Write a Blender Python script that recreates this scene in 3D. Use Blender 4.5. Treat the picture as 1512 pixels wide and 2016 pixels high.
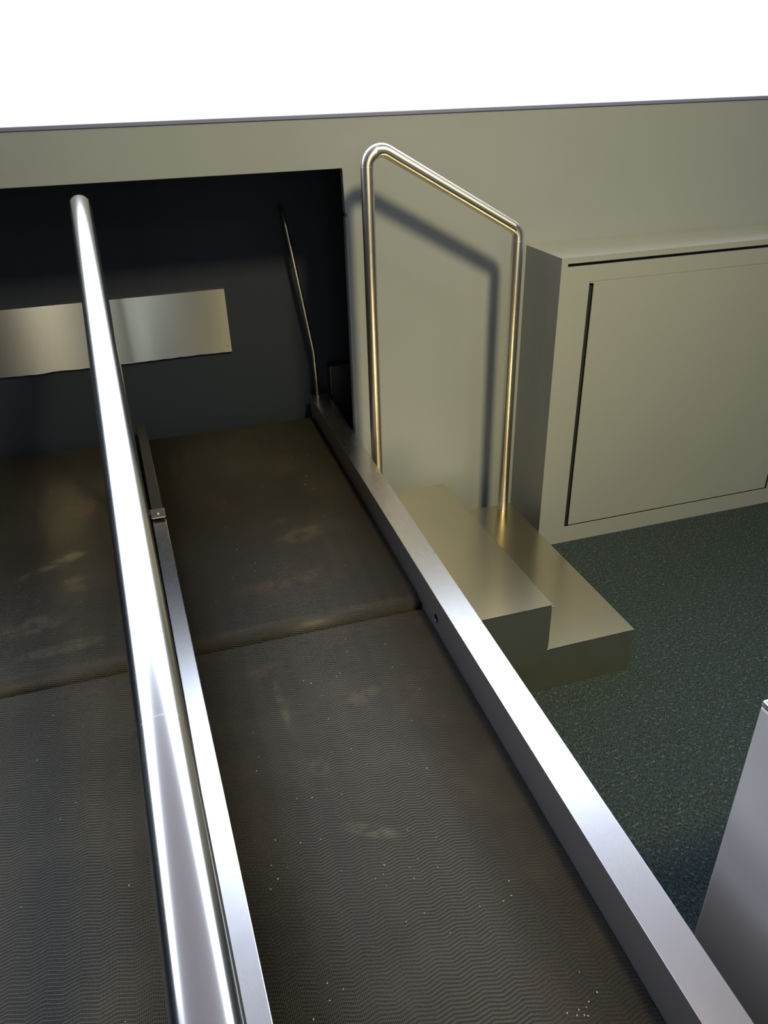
import bpy, bmesh, math, random
from mathutils import Vector, Matrix, Euler
random.seed(7)
for o in list(bpy.data.objects):
    bpy.data.objects.remove(o)
S = bpy.context.scene
C = S.collection

# ---------------------------------------------------------------- camera
cam_d = bpy.data.cameras.new('camera')
cam = bpy.data.objects.new('camera', cam_d); C.objects.link(cam)
cam_d.sensor_fit = 'VERTICAL'; cam_d.sensor_height = 36.0; cam_d.sensor_width = 27.0
cam_d.lens = 1500.0 / 2016.0 * 36.0
cam_d.clip_start = 0.02
ax, ay, az = math.radians(60.37646), math.radians(-1.76430), math.radians(-16.11613)
Rm = Matrix.Rotation(az, 3, 'Z') @ Matrix.Rotation(ax, 3, 'X') @ Matrix.Rotation(ay, 3, 'Z')
cam.matrix_world = Matrix.Translation((0, 0, 1.6)) @ Rm.to_4x4()
S.camera = cam

# ---------------------------------------------------------------- exposure, daylight, lamps
S.view_settings.view_transform = 'Standard'
S.view_settings.look = 'None'
S.view_settings.exposure = 0.0
S.view_settings.gamma = 1.0
S.view_settings.use_curve_mapping = False

W = bpy.data.worlds.new('daylight'); S.world = W
W.use_nodes = True
bg = W.node_tree.nodes['Background']
bg.inputs['Color'].default_value = (0.72, 0.84, 1.0, 1)
bg.inputs['Strength'].default_value = 4.0

def area(name, loc, target, sx, sy, power, col):
    l = bpy.data.lights.new(name, 'AREA'); l.shape = 'RECTANGLE'; l.size = sx; l.size_y = sy
    l.energy = power; l.color = col
    o = bpy.data.objects.new(name, l); C.objects.link(o); o.location = loc
    o.rotation_euler = (Vector(target) - Vector(loc)).to_track_quat('-Z', 'Y').to_euler()
    return o
area('ceiling_spot', (1.12, -0.45, 3.75), (0.95, 2.45, 0.15), 0.42, 0.42, 37, (1.0, 0.83, 0.42)).data.spread = math.radians(76)
area('ceiling_spot', (2.7, 0.6, 3.9), (1.0, 1.6, 0), 0.5, 0.5, 12, (1.0, 0.88, 0.66))
area('added_lamp', (-0.13, -3.0, 3.95), (-0.13, -2.0, 0), 0.5, 1.2, 6, (0.95, 1.0, 0.95))  # added, unseen lamp for a pale band mirrored in the strip
area('added_lamp', (-1.1, -3.0, 3.95), (-1.1, -2.0, 0), 0.36, 1.2, 7, (1.0, 0.93, 0.65))  # added, unseen lamp for the warm band mirrored in the strip
area('added_lamp', (3.4, -3.0, 3.95), (3.4, -2.0, 0), 1.2, 2.6, 66, (0.62, 0.80, 1.0))  # added, unseen cool fill light for the wall

# ---------------------------------------------------------------- node helpers
class NT:
    def __init__(s, name):
        s.m = bpy.data.materials.new(name); s.m.use_nodes = True
        s.t = s.m.node_tree; s.t.nodes.clear()
        s.out = s.n('ShaderNodeOutputMaterial')
        s.b = s.n('ShaderNodeBsdfPrincipled')
        s.t.links.new(s.b.outputs[0], s.out.inputs[0])
    def n(s, k, **kw):
        x = s.t.nodes.new(k)
        for a, v in kw.items(): setattr(x, a, v)
        return x
    def l(s, a, b): s.t.links.new(a, b)
    def put(s, sock, v):
        if isinstance(v, bpy.types.NodeSocket): s.l(v, sock)
        elif v is not None: sock.default_value = v
    def math(s, op, a, b=None, c=None, clamp=False):
        x = s.n('ShaderNodeMath', operation=op); x.use_clamp = clamp
        s.put(x.inputs[0], a)
        if b is not None: s.put(x.inputs[1], b)
        if c is not None: s.put(x.inputs[2], c)
        return x.outputs[0]
    def coord(s):
        return s.n('ShaderNodeTexCoord').outputs['Object']
    def sep(s, v):
        x = s.n('ShaderNodeSeparateXYZ'); s.l(v, x.inputs[0]); return x.outputs
    def comb(s, a, b, c):
        x = s.n('ShaderNodeCombineXYZ')
        for i, v in enumerate((a, b, c)): s.put(x.inputs[i], v)
        return x.outputs[0]
    def map(s, v, scale=(1, 1, 1), loc=(0, 0, 0), rot=(0, 0, 0)):
        x = s.n('ShaderNodeMapping'); s.l(v, x.inputs[0])
        x.inputs['Location'].default_value = loc; x.inputs['Rotation'].default_value = rot; x.inputs['Scale'].default_value = scale
        return x.outputs[0]
    def noise(s, v, scale, detail=3, rough=0.5):
        x = s.n('ShaderNodeTexNoise'); s.l(v, x.inputs['Vector'])
        x.inputs['Scale'].default_value = scale; x.inputs['Detail'].default_value = detail; x.inputs['Roughness'].default_value = rough
        return x.outputs[0]
    def ramp(s, v, lo, hi, a=0.0, b=1.0):
        x = s.n('ShaderNodeMapRange'); s.put(x.inputs[0], v)
        x.interpolation_type = 'SMOOTHSTEP'
        for i, q in enumerate((lo, hi, a, b)): x.inputs[i + 1].default_value = q
        return x.outputs[0]
    def mix(s, f, a, b):
        x = s.n('ShaderNodeMix', data_type='RGBA')
        s.put(x.inputs[0], f)
        for sock, v in ((x.inputs[6], a), (x.inputs[7], b)):
            if isinstance(v, bpy.types.NodeSocket): s.l(v, sock)
            else: sock.default_value = (*v, 1)
        return x.outputs[2]
    def bump(s, h, dist, strength=1.0):
        x = s.n('ShaderNodeBump'); s.l(h, x.inputs['Height'])
        x.inputs['Distance'].default_value = dist; x.inputs['Strength'].default_value = strength
        s.l(x.outputs[0], s.b.inputs['Normal'])
    def base(s, v): 
        if isinstance(v, tuple): s.b.inputs['Base Color'].default_value = (*v, 1)
        else: s.l(v, s.b.inputs['Base Color'])
    def rough(s, v): s.put(s.b.inputs['Roughness'], v)
    def blob(s, xyz, cx, cy, rx, ry, ang=0.0):
        # soft elliptical stain, 1 at its centre
        ca, sa = math.cos(ang), math.sin(ang)
        dx = s.math('SUBTRACT', xyz[0], cx); dy = s.math('SUBTRACT', xyz[1], cy)
        u = s.math('ADD', s.math('MULTIPLY', dx, ca / rx), s.math('MULTIPLY', dy, sa / rx))
        v = s.math('ADD', s.math('MULTIPLY', dx, -sa / ry), s.math('MULTIPLY', dy, ca / ry))
        d = s.math('ADD', s.math('MULTIPLY', u, u), s.math('MULTIPLY', v, v))
        return s.ramp(d, 0.0, 1.0, 1.0, 0.0)

def paint(name, col, rough=0.4):
    k = NT(name); p = k.coord()
    f = k.noise(p, 2.2, 3)
    c2 = tuple(x * 0.93 for x in col)
    k.base(k.mix(f, col, c2)); k.rough(k.ramp(k.noise(p, 6, 3), 0.3, 0.7, rough - .04, rough + .05))
    k.bump(k.noise(p, 420, 2), 0.0002, 0.35)
    return k.m

def steel(name, col=(0.60, 0.585, 0.565), rough=0.27, grain=(1, 60, 60), smudge=0.1, aniso=0.0, along=(0, 1, 0)):
    k = NT(name); p = k.coord()
    k.b.inputs['Metallic'].default_value = 1.0
    g = k.noise(k.map(p, scale=grain), 18, 4, 0.65)
    sm = k.ramp(k.noise(p, 7, 3, 0.5), 0.45, 0.75)
    dark = tuple(x * (1 - smudge) for x in col)
    k.base(k.mix(sm, col, dark))
    r = k.math('ADD', k.math('MULTIPLY', g, 0.02), rough - 0.01)
    k.rough(k.math('ADD', r, k.math('MULTIPLY', sm, 0.12 * smudge)))
    if aniso:
        k.b.inputs['Anisotropic'].default_value = abs(aniso)
        k.b.inputs['Anisotropic Rotation'].default_value = 0.25 if aniso < 0 else 0.0
        k.l(k.comb(*along), k.b.inputs['Tangent'])
    return k.m

def belt_mat(name, stains, lo=(0.005, 0.0048, 0.0046), hi=(0.036, 0.0335, 0.027), wear=0.24):
    k = NT(name); p = k.coord(); x, y, z = k.sep(p)
    # wavy rows of little cells: rows run across the belt and zigzag
    tri = k.math('PINGPONG', k.math('ADD', x, 5.0), 0.0265)
    wob = k.math('MULTIPLY', k.noise(k.map(p, scale=(1, 1, 0)), 30, 1), 0.004)
    v = k.math('ADD', k.math('ADD', y, k.math('MULTIPLY', tri, 0.28)), wob)
    # fold the height in, so that the rows wrap round the roller
    v = k.math('ADD', v, k.math('MULTIPLY', z, 1.0))
    rows = k.math('SINE', k.math('MULTIPLY', v, 2 * math.pi / 0.0064))
    cells = k.math('SINE', k.math('MULTIPLY', x, 2 * math.pi / 0.0026))
    valley = k.math('MULTIPLY_ADD', rows, -0.5, 0.5)
    h = k.math('ADD', k.math('MULTIPLY', rows, 0.62), k.math('MULTIPLY', k.math('MULTIPLY', cells, valley), 0.55))
    h01 = k.ramp(h, -0.95, 0.65)
    n1 = k.ramp(k.noise(p, 3.5, 4, 0.6), 0.40, 0.75)
    n2 = k.ramp(k.noise(k.map(p, scale=(1.0, 0.35, 1)), 9, 4, 0.6), 0.50, 0.78)
    c = k.mix(h01, lo, hi)
    c = k.mix(k.math('MULTIPLY', n1, wear), c, (0.10, 0.088, 0.060))
    c = k.mix(k.math('MULTIPLY', n2, wear * 0.6), c, (0.085, 0.060, 0.042))
    for (cx, cy, rx, ry, a, s, col) in stains:
        b = k.blob((x, y), cx, cy, rx, ry, a)
        b = k.math('MULTIPLY', b, k.ramp(k.noise(p, 28, 3), 0.3, 0.65))
        c = k.mix(k.math('MULTIPLY', b, s * 0.5), c, col)
    k.base(c); k.rough(0.41)
    k.b.inputs['Specular IOR Level'].default_value = 0.45
    k.bump(h01, 0.0012, 0.8)
    return k.m

def carpet_mat():
    k = NT('carpet_pile'); p = k.coord()
    a = k.noise(k.map(p, scale=(1, 0.55, 1), rot=(0, 0, 0.5)), 260, 3, 0.7)
    b = k.noise(k.map(p, scale=(0.6, 1, 1), rot=(0, 0, -0.3)), 130, 3, 0.65)
    c = k.noise(p, 14, 3)
    col = k.mix(k.ramp(a, 0.36, 0.62), (0.008, 0.014, 0.019), (0.046, 0.066, 0.072))
    col = k.mix(k.math('MULTIPLY', k.ramp(b, 0.56, 0.70), 0.75), col, (0.125, 0.165, 0.165))
    col = k.mix(k.math('MULTIPLY', k.ramp(c, 0.35, 0.7), 0.25), col, (0.030, 0.050, 0.062))
    k.base(col); k.rough(0.95)
    k.b.inputs['Specular IOR Level'].default_value = 0.1
    k.bump(k.math('ADD', a, b), 0.006, 0.8)
    return k.m

def plain(name, col, rough=0.6, metal=0.0):
    k = NT(name); p = k.coord()
    k.b.inputs['Metallic'].default_value = metal
    f = k.noise(p, 25, 3)
    k.base(k.mix(f, col, tuple(v * 0.85 for v in col))); k.rough(rough)
    return k.m

M = {}
M['wall'] = paint('grey_green_paint', (0.234, 0.262, 0.296), 0.33)
M['cabinet'] = paint('cabinet_paint', (0.246, 0.268, 0.278), 0.40)
M['cap'] = plain('blue_grey_trim', (0.17, 0.18, 0.32), 0.5)
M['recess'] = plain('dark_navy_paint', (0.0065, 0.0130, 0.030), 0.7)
M['hall'] = plain('hall_plaster', (0.27, 0.27, 0.29), 0.8)
M['ceiling'] = plain('ceiling_plaster', (0.62, 0.52, 0.52), 0.8)
M['steel'] = steel('brushed_steel', grain=(60, 1, 60))
M['rail'] = steel('rail_steel', (0.66, 0.64, 0.65), 0.27, (60, 1, 60), 0.10)
M['rail_side'] = steel('shaded_rail_steel', (0.42, 0.395, 0.41), 0.42, (60, 1, 60), 0.06, -0.55, (0, 1, 0))  # same rail steel, its belt-side face shaded by a darker colour
M['tube'] = steel('tube_steel', (0.76, 0.74, 0.72), 0.17, (60, 1, 60), 0.02)
M['tubez'] = steel('upright_tube_steel', (0.78, 0.74, 0.66), 0.33, (60, 60, 1), 0.02, 0.8, (0, 0, 1))
M['tubed'] = steel('sloping_tube_steel', (0.78, 0.74, 0.66), 0.33, (60, 60, 60), 0.02, 0.8, (0.868, 0, -0.496))
M['tread'] = steel('tread_steel', (0.62, 0.57, 0.44), 0.21, (60, 1, 60), 0.05)
M['stepfront'] = steel('step_riser_steel', (0.60, 0.57, 0.44), 0.32, (1, 60, 60), 0.14, -0.3, (1, 0, 0))
M['strip'] = steel('strip_steel', (0.60, 0.59, 0.55), 0.24, (1, 60, 60), 0.03, -0.97, (1, 0, 0))
M['panel'] = steel('panel_steel', (0.82, 0.76, 0.74), 0.48, (60, 1, 60), 0.04, -0.75, (0, 1, 0))
M['dark'] = plain('shade_black', (0.006, 0.007, 0.009), 0.8)  # black standing in for shade in the gaps and rail holes
M['darksteel'] = plain('dark_frame_paint', (0.022, 0.024, 0.028), 0.5)
M['screw'] = plain('bright_screw_steel', (0.85, 0.82, 0.70), 0.25, 1.0)
M['crumb'] = plain('pale_crumb', (0.62, 0.56, 0.40), 0.8)
M['carpet'] = carpet_mat()
dust = (0.19, 0.175, 0.12); rust = (0.12, 0.075, 0.05)
M['belt_near'] = belt_mat('belt_weave', [
    (0.215, 0.905, 0.065, 0.018, -0.5, 0.75, dust), (0.12, 1.28, 0.012, 0.10, 0.05, 0.5, dust),
    (0.16, 1.08, 0.025, 0.03, 0, 0.5, dust), (0.30, 1.25, 0.05, 0.03, 0.4, 0.35, dust),
    (0.10, 1.40, 0.06, 0.03, 0.2, 0.45, rust)])
M['belt_far'] = belt_mat('far_belt_weave', [
    (0.30, 1.95, 0.10, 0.05, 0.3, 0.35, dust), (0.10, 2.2, 0.05, 0.12, 0.3, 0.25, rust),
    (0.22, 1.72, 0.20, 0.05, 0.1, 0.35, rust), (0.26, 2.05, 0.03, 0.02, 0.1, 0.6, dust)], (0.007, 0.0068, 0.0066), (0.024, 0.0225, 0.0175), 0.10)
M['belt_left'] = belt_mat('left_belt_weave', [
    (-0.34, 2.35, 0.07, 0.09, 0.2, 0.75, rust), (-0.36, 2.05, 0.08, 0.03, 0.5, 0.8, dust),
    (-0.44, 2.0, 0.10, 0.02, 0.5, 0.7, dust), (-0.43, 1.74, 0.10, 0.05, 0.2, 0.6, (0.16, 0.12, 0.10)),
    (-0.36, 1.62, 0.12, 0.03, 0.1, 0.4, dust), (-0.33, 1.9, 0.05, 0.05, 0.1, 0.5, dust)], (0.007, 0.0068, 0.0066), (0.024, 0.0225, 0.0175), 0.16)

# ---------------------------------------------------------------- mesh helpers
def box(bm, x0, x1, y0, y1, z0, z1):
    vs = [bm.verts.new((x, y, z)) for x in (x0, x1) for y in (y0, y1) for z in (z0, z1)]
    for f in ((0, 1, 3, 2), (4, 6, 7, 5), (0, 4, 5, 1), (2, 3, 7, 6), (0, 2, 6, 4), (1, 5, 7, 3)):
        bm.faces.new([vs[i] for i in f])

def prism(bm, pts, axis, a, b):
    # polygon in the plane across 'axis', extruded from a to b
    def P(u, v, w):
        return {'x': (w, u, v), 'y': (u, w, v), 'z': (u, v, w)}[axis]
    r0 = [bm.verts.new(P(u, v, a)) for u, v in pts]
    r1 = [bm.verts.new(P(u, v, b)) for u, v in pts]
    bm.faces.new(r0); bm.faces.new(list(reversed(r1)))
    n = len(pts)
    for i in range(n):
        bm.faces.new((r0[i], r1[i], r1[(i + 1) % n], r0[(i + 1) % n]))

def fillet(pts, radii, n=12):
    out = [Vector(pts[0])]
    for i in range(1, len(pts) - 1):
        p = Vector(pts[i]); a = (Vector(pts[i - 1]) - p).normalized(); b = (Vector(pts[i + 1]) - p).normalized()
        r = radii[i]; ang = math.acos(max(-1, min(1, a.dot(b))))
        if r <= 0 or ang > math.pi - 1e-3: out.append(p); continue
        t = r / math.tan(ang / 2)
        c = p + (a + b).normalized() * (r / math.sin(ang / 2))
        s = p + a * t - c; e = p + b * t - c
        tot = s.angle(e)
        for k in range(n + 1):
            q = k / n
            v = (s * math.sin((1 - q) * tot) + e * math.sin(q * tot)) / math.sin(tot)
            out.append(c + v)
    out.append(Vector(pts[-1]))
    return out

def tube(bm, path, r, seg=40, cap=True):
    path = [Vector(p) for p in path]
    rings = []; ref = None
    for i, p in enumerate(path):
        if i == 0: t = path[1] - p
        elif i == len(path) - 1: t = p - path[i - 1]
        else: t = (path[i + 1] - p).normalized() + (p - path[i - 1]).normalized()
        t.normalize()
        if ref is None:
            ref = Vector((1, 0, 0)) if abs(t.x) < 0.8 else Vector((0, 1, 0))
        u = (ref - t * ref.dot(t)).normalized(); ref = u; w = t.cross(u)
        sc = 1.0
        rings.append([bm.verts.new(p + (u * math.cos(2 * math.pi * k / seg) + w * math.sin(2 * math.pi * k / seg)) * r * sc) for k in range(seg)])
    for a, b in zip(rings, rings[1:]):
        for k in range(seg):
            f = bm.faces.new((a[k], a[(k + 1) % seg], b[(k + 1) % seg], b[k])); f.smooth = True
    if cap:
        bm.faces.new(list(reversed(rings[0]))); bm.faces.new(rings[-1])

def cyl(bm, c, axis, r, h, seg=24):
    c = Vector(c); a = Vector(axis).normalized()
    tube(bm, [c, c + a * h], r, seg)

def link(name, bm, mat, parent=None, bevel=0.0, bseg=2, smooth=False):
    bmesh.ops.recalc_face_normals(bm, faces=bm.faces)
    me = bpy.data.meshes.new(name); bm.to_mesh(me); bm.free()
    me.materials.append(M[mat])
    o = bpy.data.objects.new(name, me); C.objects.link(o)
    if parent:
        o.parent = parent
        top = parent.matrix_world if parent.type == 'EMPTY' else parent.get('_tw')
        if parent.type == 'EMPTY':
            o.matrix_parent_inverse = Matrix.Translation(-parent.location)
        # a mesh parent already sits at the world origin in its own frame
    if bevel:
        m = o.modifiers.new('bevel', 'BEVEL'); m.width = bevel; m.segments = bseg; m.limit_method = 'ANGLE'; m.angle_limit = math.radians(40)
        m.harden_normals = False
    if smooth:
        for f in me.polygons: f.use_smooth = True
    return o

def thing(name, label, cat, loc, group=None):
    o = bpy.data.objects.new(name, None); C.objects.link(o); o.location = loc
    o['label'] = label; o['category'] = cat
    o.empty_display_size = 0.1
    if group: o['group'] = group
    return o

def tag(o, label, cat, group=None):
    o['label'] = label; o['category'] = cat
    if group: o['group'] = group
    return o

def struct(o):
    o['kind'] = 'structure'; return o

# ---------------------------------------------------------------- the setting
YW = 2.49           # front face of the low wall
bm = bmesh.new(); box(bm, -7, 7, -7, 6, -0.04, 0); struct(link('floor', bm, 'carpet'))

bm = bmesh.new()    # low wall with the conveyor opening
prism(bm, [(-7, 0), (-2.2, 0), (-2.2, 1.363), (0.619, 1.363), (0.622, 1.234), (0.628, 1.226), (0.622, 1.218), (0.619, 0), (7, 0), (7, 1.503), (-7, 1.503)], 'y', YW, YW + 0.03)
struct(link('wall_front', bm, 'wall', bevel=0.0015))
bm = bmesh.new(); box(bm, -7, 7, YW - 0.004, YW + 0.06, 1.503, 1.513); struct(link('trim_1', bm, 'cap', bevel=0.001))

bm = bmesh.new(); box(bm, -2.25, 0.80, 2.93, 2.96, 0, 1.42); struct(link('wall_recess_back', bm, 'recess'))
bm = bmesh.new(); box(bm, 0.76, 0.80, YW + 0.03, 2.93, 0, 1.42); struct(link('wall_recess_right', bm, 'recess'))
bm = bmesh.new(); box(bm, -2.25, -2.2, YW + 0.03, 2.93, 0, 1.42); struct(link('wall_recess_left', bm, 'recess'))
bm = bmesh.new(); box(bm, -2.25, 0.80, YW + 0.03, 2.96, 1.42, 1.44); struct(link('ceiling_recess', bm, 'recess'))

bm = bmesh.new(); box(bm, -7, 7, -7, 3.3, 4.0, 4.1); struct(link('ceiling', bm, 'ceiling'))
bm = bmesh.new(); box(bm, -7.1, 7.1, -7.1, -7, 0, 4.0); struct(link('wall_back', bm, 'hall'))
bm = bmesh.new(); box(bm, -7.1, -7, -7, 3.3, 0, 4.0); struct(link('wall_left', bm, 'hall'))
bm = bmesh.new(); box(bm, 7, 7.1, -7, 3.3, 0, 4.0); struct(link('wall_right', bm, 'hall'))

# added glowing panes behind the camera, for the bands mirrored in the strip
def glow_pane(n, x0, x1, z0, z1, col, st):
    k = bpy.data.materials.new('added_glow'); k.use_nodes = True
    b = k.node_tree.nodes['Principled BSDF']; b.inputs['Emission Color'].default_value = (*col, 1); b.inputs['Emission Strength'].default_value = st
    b.inputs['Base Color'].default_value = (0.5, 0.5, 0.5, 1)
    M['pane%d' % n] = k
    bm = bmesh.new(); box(bm, x0, x1, -6.999, -6.98, z0, z1); struct(link('added_glow_pane_%d' % n, bm, 'pane%d' % n))
glow_pane(1, -1.85, -1.35, 0.1, 3.4, (1.0, 0.90, 0.62), 4.5)
glow_pane(2, -0.62, 0.12, 0.1, 3.4, (0.88, 1.0, 0.92), 2.6)

# ---------------------------------------------------------------- belt conveyors
def belt_loop(x0, x1, y0, y1, top, r0, r1, thick=0.09, skew0=0.0, skew1=0.0):
    # closed loop in (y, z): near end rounded with r0, far end with r1; skew = dx/dy of the two long edges
    prof = []
    bot = top - thick
    def arc(cy, cz, r, a0, a1, n=10):
        return [(cy + r * math.cos(a0 + (a1 - a0) * i / n), cz + r * math.sin(a0 + (a1 - a0) * i / n)) for i in range(n + 1)]
    prof += arc(y0 + r0, top - r0, r0, math.pi, math.pi / 2)
    prof += arc(y1 - r1, top - r1, r1, math.pi / 2, 0)
    prof += arc(y1 - min(r1, thick - r1), bot + min(r1, thick - r1), min(r1, thick - r1), 0, -math.pi / 2)
    prof += arc(y0 + min(r0, thick - r0), bot + min(r0, thick - r0), min(r0, thick - r0), -math.pi / 2, -math.pi)
    cl = []
    for q in prof:
        if not cl or (abs(cl[-1][0] - q[0]) + abs(cl[-1][1] - q[1])) > 1e-5: cl.append(q)
    if abs(cl[0][0] - cl[-1][0]) + abs(cl[0][1] - cl[-1][1]) < 1e-5: cl.pop()
    bm = bmesh.new()
    a = [bm.verts.new((x0 + skew0 * (y - 1.5), y, z)) for y, z in cl]
    b = [bm.verts.new((x1 + skew1 * (y - 1.5), y, z)) for y, z in cl]
    bm.faces.new(a); bm.faces.new(list(reversed(b)))
    n = len(cl)
    for i in range(n):
        f = bm.faces.new((a[i], b[i], b[(i + 1) % n], a[(i + 1) % n])); f.smooth = True
    return bm

SK = -0.0455   # the divider runs slightly askew
def conveyor(label, x0, x1, y0, y1, top, r0, r1, mat, s0, s1):
    xc = (x0 + x1) / 2
    t = thing('belt_conveyor', label, 'conveyor', (xc, (y0 + y1) / 2, 0), 'rubber belts between the rails')
    link('belt', belt_loop(x0, x1, y0, y1, top, r0, r1, 0.09, s0, s1), mat, t)
    bm = bmesh.new()
    ya, yb = y0 + 0.07, y1 - 0.07
    xa0, xb0 = x0 + s0 * (ya - 1.5) + .012, x1 + s1 * (ya - 1.5) - .012
    xa1, xb1 = x0 + s0 * (yb - 1.5) + .012, x1 + s1 * (yb - 1.5) - .012
    prism(bm, [(xa0, ya), (xb0, ya), (xb1, yb), (xa1, yb)], 'z', 0.0, top - 0.091)
    link('bed_frame', bm, 'darksteel', t)
    for yy in (y0 + 0.046, y1 - 0.046):
        bm = bmesh.new()
        xa = x0 + s0 * (yy - 1.5) - 0.006
        cyl(bm, (xa, yy, top - 0.045), (1, 0, 0), 0.011, 0.006 , 20)
        link('roller_pin', bm, 'steel', t)
    return t
conveyor('near black rubber belt right of the round handrail, in front of the seam', -0.055, 0.532, -0.35, 1.514, 0.400, 0.03, 0.010, 'belt_near', SK, 0.0)
conveyor('far black belt right of the round handrail, running into the dark opening', -0.055, 0.532, 1.516, 2.86, 0.418, 0.045, 0.03, 'belt_far', SK, 0.0)
conveyor('near black rubber belt at the left of the round handrail', -1.05, -0.084, -0.35, 1.507, 0.400, 0.03, 0.010, 'belt_near', SK, SK)
conveyor('dusty far black belt left of the round handrail, running into the dark opening', -1.05, -0.084, 1.509, 2.86, 0.418, 0.045, 0.03, 'belt_left', SK, SK)

# crumbs scattered over the belts
def crumbs(name, spots, zf, label):
    bm = bmesh.new()
    for (x, y) in spots:
        z = zf(y)
        L = random.uniform(0.0008, 0.0021); w = random.uniform(0.0005, 0.0010); a = random.uniform(0, math.pi)
        m = Matrix.Translation((x, y, z + w * 0.8)) @ Matrix.Rotation(a, 4, 'Z') @ Matrix.Diagonal((L, w, w, 1))
        bmesh.ops.create_icosphere(bm, subdivisions=1, radius=1.0, matrix=m)
    o = link(name, bm, 'crumb'); tag(o, label, 'crumbs'); o['kind'] = 'stuff'
def zbelt(y): return 0.400 if y < 1.505 else 0.418
sp = [(random.uniform(0.02, 0.47), random.uniform(0.4, 1.46)) for _ in range(60)]
sp += [(random.gauss(0.42, 0.02), random.gauss(0.50, 0.02)) for _ in range(7)]
sp += [(random.gauss(0.22, 0.02), random.gauss(0.80, 0.03)) for _ in range(6)]
sp += [(random.uniform(-0.02, 0.47), random.uniform(1.6, 2.5)) for _ in range(26)]
crumbs('scattered_crumbs', sp, zbelt, 'pale crumbs scattered on the black belts right of the round handrail')
sp = [(random.uniform(-0.55, -0.2), random.uniform(0.5, 1.45)) for _ in range(20)] + [(random.uniform(-0.6, -0.2), random.uniform(1.6, 2.5)) for _ in range(16)]
crumbs('scattered_crumbs', sp, zbelt, 'pale crumbs scattered on the belts left of the round handrail')

# ---------------------------------------------------------------- right side rail
t = thing('conveyor_side_rail', 'flat-topped stainless side rail between the black belts and the steel steps', 'rail', (0.566, 1.2, 0))
bm = bmesh.new(); prism(bm, [(0.534, -0.35), (0.597, -0.35), (0.606, 2.87), (0.534, 2.87)], 'z', 0.392, 0.5)
rb = link('rail_cap', bm, 'rail', t, bevel=0.0022, bseg=3)
# real holes in the belt-side face
hb = bmesh.new()
def slot(bm_, y, z, ry, rz):
    pts = [(y + ry * math.cos(2 * math.pi * i / 24), z + rz * math.sin(2 * math.pi * i / 24)) for i in range(24)]
    prism(bm_, pts, 'x', 0.525, 0.56)
slot(hb, 1.413, 0.437, 0.013, 0.010); slot(hb, 1.527, 0.396, 0.011, 0.010)
bmesh.ops.recalc_face_normals(hb, faces=hb.faces)
cm = bpy.data.meshes.new('hole_cutter'); hb.to_mesh(cm); hb.free(); cm.materials.append(M['dark'])
co = bpy.data.objects.new('hole_cutter', cm); C.objects.link(co)
md = rb.modifiers.new('holes', 'BOOLEAN'); md.object = co; md.operation = 'DIFFERENCE'; md.solver = 'EXACT'
rb.data.materials.append(M['dark'])  # hole walls blackened, the shade inside put in as colour
rb.modifiers.move(1, 0)
dg = bpy.context.evaluated_depsgraph_get(); dg.update()
newm = bpy.data.meshes.new_from_object(rb.evaluated_get(dg))
rb.modifiers.clear(); rb.data = newm
newm.materials.append(M['rail_side'])
for f in newm.polygons:
    if f.normal.x < -0.9 and f.material_index == 0 and abs(f.center.x - 0.534) < 0.001: f.material_index = 2
bpy.data.objects.remove(co)
bm = bmesh.new(); box(bm, 0.548, 0.588, -0.33, 2.85, 0.0, 0.392); link('skirt', bm, 'darksteel', t)

# ---------------------------------------------------------------- divider between the belts
t = thing('divider_bar', 'narrow flat stainless bar between the left and right belts', 'rail', (-0.06, 1.2, 0))
def dx(y): return -0.0465 + (0.047) * 0 + (-0.0465) * (y - 1.3) + 0.0
# measured: right edge -0.076 at y 2.05, -0.010 at y 0.58
def dr(y): return -0.076 + (2.05 - y) * (0.066 / 1.47)
def skew_bar(bm, ya, yb, wl, wr, z0, z1):
    prism(bm, [(dr(ya) - wl, ya), (dr(ya) - wr, ya), (dr(yb) - wr, yb), (dr(yb) - wl, yb)], 'z', z0, z1)
bm = bmesh.new(); skew_bar(bm, -0.35, 2.035, 0.038, 0.0, 0.462, 0.5); link('top_bar', bm, 'rail', t, bevel=0.0015)
bm = bmesh.new(); skew_bar(bm, -0.33, 2.85, 0.025, 0.013, 0.0, 0.462); link('web_plate', bm, 'darksteel', t)
bm = bmesh.new(); skew_bar(bm, 2.075, 2.86, 0.036, 0.002, 0.462, 0.480); link('far_bar', bm, 'darksteel', t, bevel=0.002)
bk = thing('end_bracket', 'small screwed steel clip at the far end of the divider bar', 'bracket', (dr(2.06) - 0.019, 2.06, 0.5))
bm = bmesh.new(); skew_bar(bm, 2.028, 2.082, 0.039, -0.001, 0.509, 0.513)
link('clip_plate', bm, 'steel', bk, bevel=0.0006)
bm = bmesh.new(); skew_bar(bm, 2.068, 2.078, 0.032, 0.006, 0.4805, 0.509); link('clip_foot', bm, 'darksteel', bk)
bm = bmesh.new(); cyl(bm, (dr(2.05) - 0.019, 2.052, 0.513), (0, 0, 1), 0.0062, 0.0035, 6); link('screw', bm, 'screw', bk, bevel=0.0006)

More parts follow.
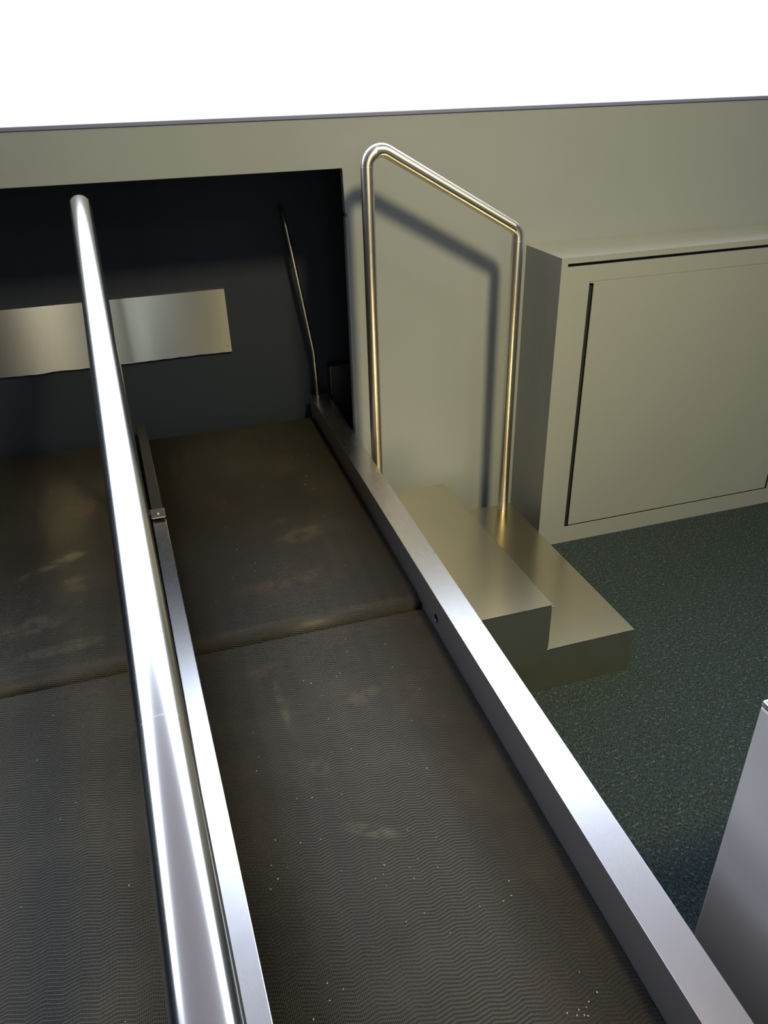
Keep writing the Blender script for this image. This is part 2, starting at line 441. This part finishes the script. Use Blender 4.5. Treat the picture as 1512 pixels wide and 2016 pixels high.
# ---------------------------------------------------------------- big round handrail over the divider
t = thing('luggage_handrail', 'thick round stainless handrail rising away over the divider bar', 'handrail', (-0.142, 2.2, 0.48))
path = fillet([(0.004, -0.30, 0.501), (-0.0155, -0.30, 1.023), (-0.066, 0.614, 1.023), (-0.1440, 2.258, 1.334)],
              [0, 0.08, 0.0, 0], 14)
e = (path[-1] - path[-2]).normalized(); pe = path[-1]
bm = bmesh.new(); tube(bm, path, 0.0262, 48, cap=False)
link('tube', bm, 'tube', t)
bm = bmesh.new(); bmesh.ops.create_uvsphere(bm, u_segments=40, v_segments=20, radius=0.0262, matrix=Matrix.Translation(pe))
link('end_cap', bm, 'tube', t, smooth=True)
bm = bmesh.new(); cyl(bm, (-0.150, 2.13, 0.4805), (0, 0, 1), 0.010, 0.815, 24); link('post', bm, 'darksteel', t)
bm = bmesh.new(); box(bm, -0.163, -0.1175, 2.117, 2.143, 0.4745, 0.4803); link('post_foot', bm, 'darksteel', t)
j = Vector((-0.066, 0.614, 1.023)); d1 = Vector((-0.077, 1.622, 0.309)).normalized()
bm = bmesh.new(); tube(bm, [j - Vector((-.0555, 1, 0)).normalized() * 0.0012, j, j + d1 * 0.0012], 0.02633, 48, cap=False); link('weld_seam', bm, 'rail', t)

# ---------------------------------------------------------------- steel steps
t = thing('steel_steps', 'two-tier stainless steel steps beside the conveyor rail', 'steps', (0.9, 1.95, 0))
bm = bmesh.new()
prism(bm, [(0.645, 1.518), (1.200, 1.518), (1.184, 2.343), (0.645, 2.343)], 'z', 0.0, 0.152)
link('lower_riser', bm, 'stepfront', t, bevel=0.001)
bm = bmesh.new(); prism(bm, [(0.645, 1.518), (0.917, 1.518), (0.894, 2.298), (0.645, 2.298)], 'z', 0.1525, 0.311)
link('upper_riser', bm, 'stepfront', t, bevel=0.001)
bm = bmesh.new(); prism(bm, [(0.645, 0.0), (1.2005, 0.0), (1.2005, 0.1522), (0.9175, 0.1522), (0.9175, 0.3108), (0.645, 0.3108)], 'y', 1.5145, 1.5178)
link('front_plate', bm, 'stepfront', t, bevel=0.0006)
bm = bmesh.new(); prism(bm, [(0.9178, 1.5135), (1.2025, 1.5135), (1.186, 2.345), (0.640, 2.345), (0.640, 2.2985), (0.8945, 2.2985)], 'z', 0.1525, 0.1555)
link('tread', bm, 'tread', t, bevel=0.0009)
bm = bmesh.new(); prism(bm, [(0.640, 1.5135), (0.9195, 1.5135), (0.895, 2.300), (0.640, 2.300)], 'z', 0.3112, 0.3142)
link('tread', bm, 'tread', t, bevel=0.0009)
for p in ((0.9180, 1.5145, 0.1545), (0.917, 1.5150, 0.3085)):
    bm = bmesh.new(); bmesh.ops.create_icosphere(bm, subdivisions=2, radius=0.0026, matrix=Matrix.Translation(p))
    link('weld_bead', bm, 'screw', t, smooth=True)

# ---------------------------------------------------------------- handrail frame behind the steps
t = thing('step_handrail', 'angled round steel handrail frame standing on the steps before the grey-green wall', 'handrail', (0.9, 2.325, 0.155))
YT = 2.324
path = fillet([(0.652, YT, 0.156), (0.652, YT, 1.452), (1.146, YT, 1.170), (1.146, YT, 0.156)], [0, 0.043, 0.040, 0], 14)
bm = bmesh.new(); tube(bm, path, 0.0192, 48); o = link('tube', bm, 'tubez', t)
o.data.materials.append(M['tubed'])
for f in o.data.polygons:
    if 0.68 < f.center.x < 1.13: f.material_index = 1
for (x, z) in ((0.652, 1.378), (1.146, 1.135)):
    bm = bmesh.new(); tube(bm, [(x, YT, z - 0.0009), (x, YT, z + 0.0009)], 0.0193, 48)
    link('weld_seam', bm, 'rail', t)
for x in (0.652, 1.146):
    bm = bmesh.new(); cyl(bm, (x, YT, 0.1555), (0, 0, 1), 0.0205, 0.004, 40)
    link('foot_collar', bm, 'tubez', t, bevel=0.001)

# ---------------------------------------------------------------- grey-green cabinet on the right
t = thing('service_cabinet', 'low grey-green metal cabinet built against the wall right of the steps', 'cabinet', (1.9, 2.36, 0))
X0, X1, YF = 1.263, 2.42, 2.237
def grid_front(bm, xs, zs, holes, ya, yb):
    nx, nz = len(xs) - 1, len(zs) - 1
    vf = {}; vb = {}
    def V(d, i, k, y):
        if (i, k) not in d: d[(i, k)] = bm.verts.new((xs[i], y, zs[k]))
        return d[(i, k)]
    solid = lambda i, k: 0 <= i < nx and 0 <= k < nz and (i, k) not in holes
    for i in range(nx):
        for k in range(nz):
            if not solid(i, k): continue
            bm.faces.new([V(vf, *q, ya) for q in ((i, k), (i + 1, k), (i + 1, k + 1), (i, k + 1))])
            bm.faces.new([V(vb, *q, yb) for q in ((i, k), (i, k + 1), (i + 1, k + 1), (i + 1, k))])
            for (di, dk, p, q) in ((-1, 0, (i, k), (i, k + 1)), (1, 0, (i + 1, k + 1), (i + 1, k)), (0, -1, (i + 1, k), (i, k)), (0, 1, (i, k + 1), (i + 1, k + 1))):
                if not solid(i + di, k + dk):
                    bm.faces.new((V(vf, *p, ya), V(vf, *q, ya), V(vb, *q, yb), V(vb, *p, yb)))
# face frame: a door opening and a long slot under the top
xs = [X0, 1.286, 1.3705, 2.310, 2.395, X1]
zs = [0.0, 0.0695, 1.0045, 1.0575, 1.0675, 1.0865]
holes = {(2, 1), (1, 3), (2, 3), (3, 3)}
bm = bmesh.new(); grid_front(bm, xs, zs, holes, YF, YF + 0.0035)
link('face_frame', bm, 'cabinet', t)
bm = bmesh.new(); box(bm, X0, X1, YF + 0.0145, YW - 0.001, 0.0, 1.0865)
link('carcass', bm, 'cabinet', t, bevel=0.001)
bm = bmesh.new(); box(bm, X0 + .01, X1 - .01, YF + 0.0110, YF + 0.0143, 0.02, 1.0750)
link('gap_shade_sheet', bm, 'dark', t)  # black sheet added in place of shade behind the door gaps and slot
bm = bmesh.new()
box(bm, X0, X0 + 0.004, YF + 0.0035, YF + 0.0145, 0, 1.0865); box(bm, X0 + 0.004, X1, YF + 0.0035, YF + 0.0145, 1.0765, 1.0865)
link('top_return', bm, 'cabinet', t)
bm = bmesh.new()
# door leaf with a rounded relief at its upper left corner
prism(bm, [(1.3875, 0.0758), (2.300, 0.0758), (2.300, 1.0035), (1.3735, 1.0038), (1.3722, 1.0010), (1.3735, 0.9990), (1.3835, 0.9990), (1.3875, 0.9955)], 'y', YF + 0.0005, YF + 0.0040)
link('door', bm, 'cabinet', t)

# ---------------------------------------------------------------- stainless desk side at the lower right
XP = 0.74
t = thing('steel_counter', 'stainless steel counter side at the lower right beyond the side rail', 'counter', (1.1, 0.2, 0))
bm = bmesh.new(); box(bm, XP, 1.5, -0.6, 0.630, 0.02, 0.796); link('side_panel', bm, 'panel', t, bevel=0.002)
bm = bmesh.new(); box(bm, XP - 0.0005, 1.501, -0.602, 0.631, 0.7965, 0.809); link('top_sheet', bm, 'rail', t, bevel=0.004, bseg=3)
bm = bmesh.new(); box(bm, XP + 0.02, 1.48, -0.58, 0.61, 0.0, 0.0195); link('plinth', bm, 'darksteel', t)

# ---------------------------------------------------------------- inside the dark opening
t = thing('kick_strip', 'horizontal brushed steel strip on the back of the dark opening', 'strip', (-0.8, 2.915, 0.7))
bm = bmesh.new()
xs_ = [-2.1 + i * 0.012 for i in range(int((0.258 + 2.1) / 0.012) + 1)]
top = [bm.verts.new((x, 2.917, 0.938)) for x in xs_]
low = []
w = 0.0
for x in xs_:
    w = 0.75 * w + random.uniform(-0.0012, 0.0012)
    extra = 0.003 * math.exp(-((x + 0.36) / 0.02) ** 2) + 0.003 * math.exp(-((x - 0.11) / 0.03) ** 2)
    low.append(bm.verts.new((x, 2.917, 0.700 + w + extra)))
bt = [bm.verts.new((v.co.x, 2.928, v.co.z)) for v in top]; bl = [bm.verts.new((v.co.x, 2.928, v.co.z)) for v in low]
for i in range(len(xs_) - 1):
    bm.faces.new((low[i], low[i + 1], top[i + 1], top[i])); bm.faces.new((bl[i], bt[i], bt[i + 1], bl[i + 1]))
    bm.faces.new((top[i], top[i + 1], bt[i + 1], bt[i])); bm.faces.new((low[i], bl[i], bl[i + 1], low[i + 1]))
bm.faces.new((low[0], top[0], bt[0], bl[0])); bm.faces.new((low[-1], bl[-1], bt[-1], top[-1]))
link('strip_plate', bm, 'strip', t)
for x in (0.238, -0.75, -1.7):
    bm = bmesh.new(); cyl(bm, (x, 2.917, 0.726), (0, -1, 0), 0.0035, 0.0015, 12); link('screw', bm, 'screw', t)

path = fillet([(0.566, 2.872, 0.500), (0.562, 2.872, 0.672), (0.495, 2.872, 1.150), (0.488, 2.915, 1.21)], [0, 0.05, 0.03, 0], 8)
bm = bmesh.new(); tube(bm, path, 0.0078, 24)
tag(link('guide_rod', bm, 'tubez'), 'thin bent steel rod rising inside the dark opening from the rail end', 'rod')
t = thing('sensor_post', 'small dark upright box inside the opening beside the thin rod', 'post', (0.68, 2.88, 0))
bm = bmesh.new(); box(bm, 0.622, 0.735, 2.862, 2.925, 0.0, 0.611); link('post_body', bm, 'darksteel', t, bevel=0.002)
bm = bmesh.new(); box(bm, 0.6195, 0.6235, 2.8595, 2.8625, 0.49, 0.608); link('edge_strip', bm, 'steel', t)
